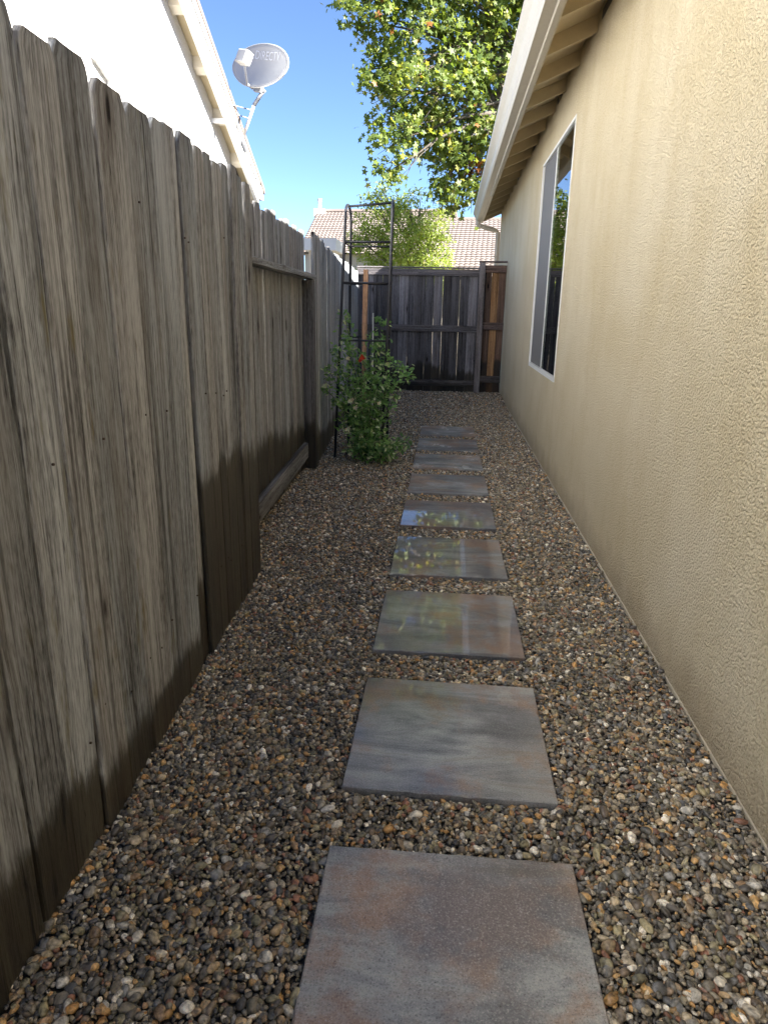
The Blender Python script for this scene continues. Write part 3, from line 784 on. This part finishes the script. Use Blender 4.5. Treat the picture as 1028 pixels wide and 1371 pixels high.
# lettering on the reflector
def text_on(txt, u0, v0, hgt, name):
    cu = bpy.data.curves.new('t', 'FONT'); cu.body = txt; cu.size = 1.0; cu.resolution_u = 3
    to = bpy.data.objects.new('t', cu); COL.objects.link(to)
    bpy.context.view_layer.update()
    me = bpy.data.meshes.new_from_object(to.evaluated_get(bpy.context.evaluated_depsgraph_get()))
    bpy.data.objects.remove(to)
    bm = bmesh.new(); bm.from_mesh(me)
    bmesh.ops.subdivide_edges(bm, edges=[e for e in bm.edges if e.calc_length() > .2], cuts=3)
    bmesh.ops.triangulate(bm, faces=bm.faces)
    for v in bm.verts:
        u = u0 + v.co.x * hgt / RA; q = v0 + v.co.y * hgt / RB
        v.co = dsurf(u, q, .012)
    bm.to_mesh(me); bm.free()
    return link(name, me, mat_white_ink, dish)
mat_white_ink = mat_paint('white_ink', (.95, .95, .95), .4, .0)
text_on('DIRECTV', -.36, .36, .108, 'lettering')
# mark before the words: a dot with two curved wedges
m = MB()
def disc2(u, v, ru, rv_, a0=0, a1=6.283, n=14, inner=0.0):
    vs = [];
    for k in range(n + 1):
        t = a0 + (a1 - a0) * k / n
        vs.append(dsurf(u + ru * math.cos(t), v + rv_ * math.sin(t), .012)); vs.append(dsurf(u + ru * inner * math.cos(t), v + rv_ * inner * math.sin(t), .012))
    m.add(vs, [(2 * k, 2 * k + 2, 2 * k + 3, 2 * k + 1) for k in range(n)])
disc2(-.56, .44, .085, .115, -1.35, 1.35, inner=.1); disc2(-.56, .44, .085, .115, 1.9, 4.3, inner=.55); disc2(-.43, .40, .05, .09, -1.5, .2, inner=.3)
m.build('emblem', mat_white_ink, dish)

# ================================================================== FOLIAGE HELPERS
STAR = [(0, 0)] + [(math.sin(a) * r, .5 - .5 * math.cos(a) * r if False else math.cos(a) * r) for a, r in
        [(k * math.pi / 5, (1.0, .46)[k % 2]) for k in range(10)]]
def leaves_mesh(name, centers, normals, sizes, cols, shape='oval', sd=3):
    rs = np.random.RandomState(sd); n = len(centers)
    if shape == 'star':
        base = np.array([(x, y, 0) for x, y in STAR], float); base[:, 2] = -.12 * (base[:, 0] ** 2 + base[:, 1] ** 2)
        faces = [(0, 1 + k, 1 + (k + 1) % 10) for k in range(10)]
    else:
        base = np.array([(0, -1, 0), (.42, -.35, .10), (.40, .35, .08), (0, 1, -.05), (-.40, .35, .08), (-.42, -.35, .10), (0, 0, -.02)], float)
        faces = [(0, 1, 6), (1, 2, 6), (2, 3, 6), (3, 4, 6), (4, 5, 6), (5, 0, 6)]
    nb_ = len(base)
    nrm_ = normals / np.linalg.norm(normals, axis=1)[:, None]
    t = rs.normal(size=(n, 3)); a = np.cross(nrm_, t); a /= np.linalg.norm(a, axis=1)[:, None]; b = np.cross(nrm_, a)
    V = centers[:, None, :] + sizes[:, None, None] * (base[None, :, 0:1] * a[:, None, :] + base[None, :, 1:2] * b[:, None, :] + base[None, :, 2:3] * nrm_[:, None, :])
    F = (np.array(faces)[None] + (np.arange(n) * nb_)[:, None, None]).reshape(-1, 3)
    me = bpy.data.meshes.new(name); me.from_pydata(V.reshape(-1, 3).tolist(), [], F.tolist())
    C4 = np.concatenate([np.repeat(cols, nb_, 0), np.ones((n * nb_, 1))], 1).astype(np.float32)
    at = me.attributes.new('lc', 'FLOAT_COLOR', 'POINT'); at.data.foreach_set('color', C4.ravel())
    return me
def clump_points(clumps, dens, rs, sub=.33):
    """clumps: (centre, rx, ry, rz). Each is broken into many twig tufts with air between them."""
    C = []; D = []
    for c, rx, ry, rz in clumps:
        vol = rx * rz
        nt_ = max(6, int(vol * dens / 26))
        d = rs.normal(size=(nt_, 3)); d /= np.linalg.norm(d, axis=1)[:, None]
        r = rs.uniform(.15, 1, nt_) ** .45
        tc = np.array(c) + d * r[:, None] * np.array([rx, ry, rz])
        for q, dd in zip(tc, d):
            k = rs.randint(14, 38); s = sub * rs.uniform(.6, 1.25)
            p = q + rs.normal(size=(k, 3)) * np.array([s, s, s * .62]) * .5
            C.append(p); D.append(np.repeat(dd[None], k, 0))
    return np.concatenate(C), np.concatenate(D)

def limb(mb, a, b, r0, r1, sag=.15, n=5):
    a, b = Vector(a), Vector(b); pts = []
    for i in range(n + 1):
        t = i / n; p = a.lerp(b, t) + Vector((rng.uniform(-1, 1), rng.uniform(-1, 1), 0)) * .06 * (b - a).length * (0 < i < n) * .5
        p.z += sag * math.sin(math.pi * t) * (b - a).length * .3
        pts.append(p)
    mb.tube(pts, [r0 + (r1 - r0) * i / n for i in range(n + 1)], 6)
    return pts

# ================================================================== TALL TREE BEHIND THE HOUSE
rs = np.random.RandomState(5)
YT = 18.0
def cl(px_, py_, r, Y, fl=1.0): 
    c = aty(px_, py_, Y); R = r * Y / FPX * 1.02
    return (c, R, R * 1.1, R * fl)
clumps = [cl(472, 10, 20, 16.3), cl(510, 32, 34, 16.6), cl(500, 92, 16, 16.4), cl(560, 35, 55, 16.8), cl(625, 45, 58, 17.2), cl(545, 100, 42, 16.3), cl(600, 110, 46, 16.8),
          cl(516, 150, 24, 16.0), cl(548, 158, 36, 16.2), cl(522, 196, 26, 16.0), cl(527, 226, 17, 16.0), cl(575, 176, 30, 16.8), cl(622, 172, 44, 17.2), cl(648, 222, 40, 17.6),
          cl(604, 228, 26, 17.2), cl(592, 256, 19, 17.1), cl(618, 268, 22, 17.4), cl(665, 110, 50, 17.8), cl(690, 20, 60, 17.8), cl(505, 120, 14, 16.2),
          cl(560, -70, 80, 16.8), cl(660, -80, 90, 17.8), cl(760, 40, 90, 18.3), cl(740, 170, 70, 18.8), cl(490, -60, 45, 16.8), cl(632, 250, 26, 17.3), cl(650, 180, 34, 17.4), cl(612, 205, 26, 17.1), cl(850, -30, 110, 18.8), cl(700, 240, 40, 18.3)]
C, D = clump_points(clumps, 1050, rs, .38)
n = len(C)
Nn = D * .5 + rs.normal(size=(n, 3)) * .6 + np.array([0.15, -.25, .55])
sz = rs.uniform(.052, .10, n)
mixv = rs.uniform(0, 1, (n, 1)); yel = rs.uniform(0, 1, (n, 1))
cols = (1 - mixv) * np.array([[.075, .12, .026]]) + mixv * np.array([[.19, .235, .05]])
cols = np.where(yel > .92, np.array([[.30, .29, .06]]), cols)
oc_ = np.array(aty(637, 224, 17.3)); dd = np.linalg.norm(C - oc_, axis=1)
cols = np.where((dd < .26)[:, None] | (yel < .006), np.array([[.30, .12, .035]]), cols)
tree = empty('leafy_tree', (3.1, 17.8, 0), 'tall green leafy tree with star leaves hanging over the house eave', 'tree')
tag(link('crown', leaves_mesh('crown', C, Nn, sz, cols, 'star'), LEAF, tree), kind='stuff')
mb = MB()
tr = [(3.1, 17.8, -.1), (3.05, 17.8, 1.5), (2.8, 17.7, 3.1), (2.5, 17.6, 4.6), (2.2, 17.6, 6.1), (1.9, 17.5, 7.7), (1.7, 17.4, 9.3)]
mb.tube(tr, [.26, .22, .19, .16, .13, .09, .05], 10)
mb.build('trunk', BARK, tree, smooth=True)
mb = MB(); kn = aty(666, 150, 17.4); kt = aty(677, 40, 17.5)
mb.tube([(2.5, 17.6, 4.3), kn, aty(671, 95, 17.4), kt], [.12, .10, .085, .06], 8)
for c, rx, ry, rz in clumps:
    st = Vector(rng.choice(tr[3:6])) if c.z > 4.9 else Vector(tr[3])
    if c.x < .8 : st = Vector(rng.choice([tuple(kn), tuple(kt), tr[4]])) if c.z > 5 else kn
    p = limb(mb, st, c, .05, .012)
    for _ in range(5):
        q = c + Vector((rng.uniform(-1, 1) * rx, rng.uniform(-1, 1) * ry, rng.uniform(-1, 1) * rz)) * .85
        limb(mb, p[rng.randint(2, 4)], q, .014, .004, .1, 4)
mb.build('limbs', BARK, tree, smooth=True)

# ================================================================== SMALL TREE
YS = 22.2
def cs(px_, py_, r, Y=YS): 
    c = aty(px_, py_, Y); R = r * Y / FPX
    return (c, R, R * 1.2, R)
clumps2 = [cs(505, 300, 26), cs(545, 288, 26, 21.9), cs(575, 306, 24), cs(498, 334, 26), cs(540, 328, 34, 21.7), cs(582, 334, 24, 22.5), cs(518, 282, 18), cs(590, 290, 14, 22.5), cs(478, 322, 14), cs(540, 365, 40), cs(500, 372, 26), cs(585, 370, 24),
           cs(497, 262, 6), cs(511, 252, 6), cs(508, 268, 8), cs(556, 262, 7), cs(540, 270, 9)]
C, D = clump_points(clumps2, 3600, rs, .27)
n = len(C); Nn = D * .4 + rs.normal(size=(n, 3)) * .6 + np.array([.2, -.3, .6])
mixv = rs.uniform(0, 1, (n, 1)); cols = (1 - mixv) * np.array([[.17, .24, .045]]) + mixv * np.array([[.33, .39, .085]])
cols = np.where(rs.uniform(0, 1, (n, 1)) > .93, np.array([[.42, .37, .28]]), cols)
tb = aty(548, 380, 22.2)
st = empty('small_tree', (tb.x, 22.2, 0), 'small bright yellow green tree behind the back fence', 'tree')
tag(link('crown', leaves_mesh('crown', C, Nn, rs.uniform(.030, .058, n), cols, 'oval', 4), LEAF, st), kind='stuff')
mb = MB(); 
for dx_, dy_ in ((0, 0), (.18, .1), (-.18, -.1)):
    mb.tube([(tb.x + dx_, 22.2 + dy_, -.1), (tb.x + dx_ * 1.6, 22.2 + dy_, 1.4), (tb.x + dx_ * 2.6, 22.2 + dy_, 2.6)], [.07, .055, .04], 7)
mb.build('trunk', BARK, st, smooth=True)
mb = MB()
for c, rx, ry, rz in clumps2:
    b = Vector((tb.x + rng.choice([0, .46, -.46]), 22.2, 2.5)); p = limb(mb, b, c, .03, .006)
    for _ in range(4):
        limb(mb, p[3], c + Vector((rng.uniform(-1, 1) * rx, rng.uniform(-1, 1) * ry, rng.uniform(-.6, 1.1) * rz)), .011, .004, .1, 3)
mb.build('limbs', BARK, st, smooth=True)

# ================================================================== FAR HOUSES
def tile_roof(name, parent, A, B, C_, D_, ncol, nrow):
    """A,B eave left/right; D_,C_ ridge left/right; courses of curved tiles with stepped laps."""
    A, B, C_, D_ = map(Vector, (A, B, C_, D_)); nrm_ = (B - A).cross(D_ - A).normalized()
    if nrm_.z < 0: nrm_ = -nrm_
    vs, fs, tv = [], [], []; sub = 4; ncv = ncol * sub + 1
    for r in range(nrow):
        for e in (0, 1):
            t = (r + e) / nrow; L, R_ = A.lerp(D_, t), B.lerp(C_, t)
            for k in range(ncv):
                h = .02 * abs(math.sin(math.pi * k / sub)) + (.03 if e == 0 else 0.0)
                vs.append(tuple(L.lerp(R_, k / (ncv - 1)) + nrm_ * h))
                tv.append(.5 + .5 * mnoise.noise(Vector((k // sub * 7.3, r * 5.1, 2))))
        o = r * 2 * ncv
        for k in range(ncv - 1): fs.append((o + k, o + k + 1, o + ncv + k + 1, o + ncv + k))
        if r:
            for k in range(ncv - 1): fs.append((o - ncv + k, o - ncv + k + 1, o + k + 1, o + k))
    me = bpy.data.meshes.new(name); me.from_pydata(vs, [], fs)
    a = me.attributes.new('tv', 'FLOAT', 'POINT'); a.data.foreach_set('value', tv)
    return link(name, me, TILE, parent)
# left far house
fa = empty('far_house', (-2.5, 30, 0), 'far house with brown tiled roof and white roof vent, left of the small tree', 'house')
rl, rr = aty(425, 284, 31), aty(612, 284, 31)
el, er = aty(398, 338, 26), aty(612, 344, 26)
tile_roof('roof', fa, el, er, rr, rl, 40, 22)
m = MB(); m.hexa([(el.x + .2, 26.4, -.1), (er.x, 26.4, -.1), (er.x, 35.5, -.1), (el.x + .2, 35.5, -.1)], [(el.x + .2, 26.4, el.z - .02), (er.x, 26.4, el.z - .02), (er.x, 35.5, el.z - .02), (el.x + .2, 35.5, el.z - .02)])
m.build('wall', CREAM, fa)
MB().add([tuple(rl), tuple(rr), (er.x, 36, er.z), (el.x, 36, el.z)], [(0, 1, 2, 3)]).build('roof_back', TILE, fa)
MB().add([tuple(rl), (el.x, 36, el.z), tuple(el)], [(0, 1, 2)]).build('gable', CREAM, fa)
MB().tube([rl + (rr - rl) * k / 8 + Vector((0, 0, .03)) for k in range(9)], .10, 6).build('ridge_cap', TILE, fa)
v0 = aty(428, 284, 30.8)
MB().box((v0.x - .22, v0.y - .2, v0.z - .2), (v0.x + .22, v0.y + .2, v0.z + .12)).build('vent_base', WHITE, fa)
MB().tube([v0 + Vector((0, 0, .1)), v0 + Vector((0, 0, .42))], .07, 8).build('vent_pipe', WHITE, fa)
MB().tube([v0 + Vector((0, 0, .42)), v0 + Vector((0, 0, .52))], .10, 8).build('vent_cap', WHITE, fa)
# wing with white fascia
wl_, wr_ = aty(406, 319, 18.5), aty(445, 319, 18.5); wb_ = aty(406, 335, 18.5)
wg = empty('far_shed', (-4, 18.5, 0), 'cream shed with white roof edge showing past the fence', 'shed')
MB().box((wl_.x + .12, 18.6, -.1), (wr_.x, 19.6, wb_.z)).build('wall', CREAM, wg)
MB().box((wl_.x, 18.45, wb_.z + .001), (wr_.x + .1, 19.75, wl_.z)).build('roof', WHITE, wg)
# right far house
fb = empty('far_house', (3, 28, 0), 'far house with pale tiled roof, right of the small tree beside the eave', 'house')
A_, B_ = aty(560, 372, 23.5), aty(900, 372, 23.5); C_, D_ = aty(860, 268, 29.5), aty(584, 294, 29.5)
C_ = Vector((C_.x, 29.5, D_.z))
tile_roof('roof', fb, A_, B_, C_, D_, 46, 26)
MB().add([tuple(D_), tuple(C_), (B_.x, 36, B_.z), (A_.x, 36, A_.z)], [(0, 1, 2, 3)]).build('roof_back', TILE, fb)
MB().add([tuple(D_), (A_.x, 36, A_.z), tuple(A_)], [(0, 1, 2)]).build('roof_hip', TILE, fb)
MB().tube([D_, C_], .10, 6).build('ridge_cap', TILE, fb)
MB().box((A_.x + .4, 24, -.1), (B_.x - .4, 35.5, A_.z - .02)).build('wall', CREAM, fb)

# ================================================================== TRELLIS
YF = 6.1
tl = empty('garden_trellis', (-.75, 6.3, 0), 'tall black metal trellis tower over the rose bush', 'trellis')
FLb, FRb = aty(448, 614, YF), aty(510.5, 612, YF); FLt, FRt = aty(462.5, 290, YF), aty(526, 284, YF)
YBk = 6.65
BLb, BRb = aty(466, 588, YBk), aty(518, 588, YBk); BLt, BRt = aty(470, 296, YBk), aty(525, 292, YBk)
for q in (FLb, FRb, BLb, BRb): q.z = -.05
R0 = .0125
for (fb_, ft_, bb_, bt_) in ((FLb, FLt, BLb, BLt), (FRb, FRt, BRb, BRt)):
    p = [fb_, fb_.lerp(ft_, .5), ft_]; mid = (ft_ + bt_) / 2
    for k in range(1, 8):
        t = math.pi * k / 8; p.append(mid + (ft_ - mid) * math.cos(t) + Vector((0, 0, .11 * math.sin(t))))
    p += [bt_, bt_.lerp(bb_, .5), bb_]
    MB().tube(p, R0, 8).build('side_hoop', BLACKM, tl, smooth=True)
def on(b, t, z): return b.lerp(t, (z - b.z) / (t.z - b.z))
def rung(b0, t0, b1, t1, z, r=.0095): MB().tube([on(b0, t0, z), on(b1, t1, z)], r, 6).build('rung', BLACKM, tl, smooth=True)
MB().tube([(FLt + BLt) / 2 + Vector((0, 0, .10)), (FRt + BRt) / 2 + Vector((0, 0, .10))], .010, 8).build('rung', BLACKM, tl, smooth=True)
zf = [aty(492, 324, YF).z, aty(490, 379, YF).z, 1.05, .62, .28]
for z in zf:
    rung(FLb, FLt, FRb, FRt, z, .0115 if z > 1.2 else .009); rung(BLb, BLt, BRb, BRt, z + .01)
    rung(FLb, FLt, BLb, BLt, z, .006); rung(FRb, FRt, BRb, BRt, z, .006)
for f in (.25, .5, .75):
    a = on(BLb, BLt, zf[1] + .01).lerp(on(BRb, BRt, zf[1] + .01), f); b = BLb.lerp(BRb, f)
    MB().tube([a, b], .0075, 6).build('upright_rod', BLACKM, tl, smooth=True)
# wooden stake
s0, s1 = aty(485, 600, 6.35), aty(490.5, 361, 6.35)
s0.z = -.05
sk = empty('wooden_stake', (s0.x, 6.35, 0), 'brown wooden garden stake leaning inside the black trellis', 'stake')
plank('shaft', sk, s0, s1 - s0, E1, NB, (s1 - s0).length, .042, .022, (1.9, 1.1, .66), -1, 0, rows=6)
s0, s1 = aty(499, 480, 6.5), aty(499.5, 419, 6.5)
MB().tube([(s0.x, 6.5, -.03), (s0.x, 6.5, .5), s1], [.007, .007, .006], 6).build('plant_label_stick', VINYL)
tag(bpy.data.objects['plant_label_stick'], 'thin pale plastic stick standing in the rose bush', 'stick')

# ================================================================== ROSE BUSH
rb = empty('rose_bush', (-.66, 6.15, 0), 'rose bush with cream blossoms and one red flower climbing the trellis', 'bush')
rs = np.random.RandomState(21)
def bpx(x, y, Y=6.15): return aty(x, y, Y)
tips = [bpx(x, y, Yq) for x, y, Yq in [(462, 425, 6.2), (463, 455, 6.0), (475, 470, 6.1), (485, 478, 5.98), (497, 450, 6.3), (512, 430, 6.4), (510, 455, 6.3), (520, 480, 6.1), (546, 497, 6.0), (535, 492, 6.0), (437, 492, 6.0),
        (434, 520, 5.95), (450, 470, 6.0), (460, 500, 5.9), (470, 520, 5.9), (490, 520, 5.9), (505, 505, 6.0), (518, 515, 6.0), (456, 540, 5.9), (475, 550, 5.85), (495, 545, 5.85), (512, 540, 6.0),
        (460, 570, 5.9), (480, 580, 5.85), (500, 575, 5.85), (515, 590, 6.0), (535, 595, 6.0), (545, 592, 6.0), (520, 610, 5.9), (500, 612, 5.85), (480, 608, 5.85), (466, 600, 5.9), (528, 603, 5.9), (490, 595, 5.85), (508, 600, 5.8)]]
base = Vector((-.66, 6.12, -.02))
stem = MB(); C = []; D = []
for tp in tips:
    hz = tp.z
    b0 = base + Vector((rng.uniform(-.07, .07), rng.uniform(-.07, .07), 0))
    mid = b0.lerp(tp, .55) + Vector((rng.uniform(-.04, .04), rng.uniform(-.05, .05), .06 + .05 * (hz > .4)))
    pts_ = []
    for i in range(9):
        t = i / 8; pts_.append(b0 * (1 - t) ** 2 + mid * 2 * t * (1 - t) + tp * t * t)
    stem.tube(pts_, [.006 - .004 * i / 8 for i in range(9)], 5)
    ln = (tp - b0).length; nk = int(19 + 38 * ln)
    for _ in range(nk):
        t = rs.uniform(.25, 1.02); i = min(7, int(t * 8)); p = pts_[i].lerp(pts_[i + 1], t * 8 - i)
        q = np.array(p) + rs.normal(size=3) * np.array([.032, .04, .032])
        if q[2] < 0.0: continue
        for _k in range(2):
            C.append(q + rs.normal(size=3) * .018); D.append(rs.normal(size=3) * .6 + np.array([.1, -.25, .75]))
    for _ in range(10):
        C.append(np.array(tp) + rs.normal(size=3) * .026); D.append(rs.normal(size=3) * .6 + np.array([0, -.3, .6]))
C = np.array(C); D = np.array(D); n = len(C); mv = rs.uniform(0, 1, (n, 1))
low = np.clip((C[:, 2:3]) / .9, 0, 1)
cols = (1 - mv) * np.array([[.09, .19, .065]]) + mv * np.array([[.24, .40, .14]])
cols = np.where(rs.uniform(0, 1, (n, 1)) < .10, np.array([[.55, .60, .40]]), cols)
stem.build('stems', mat_paint('green_stem', (.06, .075, .03), .7, .2), rb, smooth=True)
tag(link('leaves', leaves_mesh('leaves', C, D, rs.uniform(.016, .030, n), cols, 'oval', 6), LEAF_B, rb), kind='stuff')
def blossom(c, r, col, name='blossom', petals=9):
    k = []; nn = []; f = Vector((rng.uniform(-.3, .3), -.8, rng.uniform(.2, .7))).normalized()
    a = f.cross(Vector((0, 0, 1))).normalized(); b = f.cross(a)
    for i in range(petals):
        t = 2.4 * i; q = .25 + .55 * (i / petals)
        o = (a * math.cos(t) + b * math.sin(t))
        k.append(np.array(c + o * r * q)); nn.append(np.array(f + o * -.55))
    sz_ = np.array([r * rng.uniform(.5, .75) for _ in k])
    cl_ = np.array([[x * rng.uniform(.85, 1.1) for x in col] for _ in k])
    return link(name, leaves_mesh(name, np.array(k), np.array(nn), sz_, cl_, 'oval', rng.randint(0, 999)), PETAL, rb)
for x, y, Yq, r in [(470, 537, 5.84, .030), (485, 533, 5.80, .034), (463, 534, 5.84, .026), (476, 546, 5.8, .024), (516, 513, 5.95, .032), (522, 514, 5.97, .022), (435, 517, 5.93, .030), (436, 485, 5.97, .022), (462, 538, 5.82, .022),
                    (466, 575, 5.84, .026), (514, 572, 5.95, .024), (493, 530, 5.8, .022), (518, 488, 6.0, .022), (538, 491, 5.98, .026), (545, 496, 5.98, .022), (466, 480, 5.95, .022), (505, 470, 6.2, .018), (458, 461, 6.0, .020), (469, 608, 5.8, .02)][::3] + [(474, 498, 5.9, .018), (508, 540, 5.85, .02)]:
    blossom(bpx(x, y, Yq), r, (.62, .58, .46) if rng.random() < .75 else (.42, .46, .26))
b = blossom(bpx(485, 479, 5.92), .028, (.55, .045, .02), 'red_blossom', 11); b['label'] = 'red open rose flower'
blossom(bpx(482, 483, 5.92), .018, (.5, .05, .03), 'red_blossom', 7)

# dry leaves and twigs blown on to the gravel
rs = np.random.RandomState(31); n = 130
ly_ = 1.0 + 9.8 * rs.uniform(0, 1, n) ** 1.1; lx_ = np.array([rs.uniform(FENCE_X(q) + .05, WALL_X(q) - .02) for q in ly_])
ok = np.array([not any(abs(a - p_[0]) < .33 and abs(b - p_[1]) < .33 for p_ in pav) for a, b in zip(lx_, ly_)])
lx_, ly_ = lx_[ok], ly_[ok]; n = len(lx_)
C = np.stack([lx_, ly_, np.array([bed_z(a, b) + .010 for a, b in zip(lx_, ly_)])], 1)
cols = np.array([[.26, .17, .07], [.20, .11, .05], [.33, .27, .12], [.14, .10, .06]])[rs.randint(0, 4, n)]
lt = link('leaf_litter', leaves_mesh('leaf_litter', C, rs.normal(size=(n, 3)) * .35 + np.array([0, 0, 1]), rs.uniform(.006, .014, n), cols, 'oval', 9), PETAL, bed); tag(lt, kind='stuff')
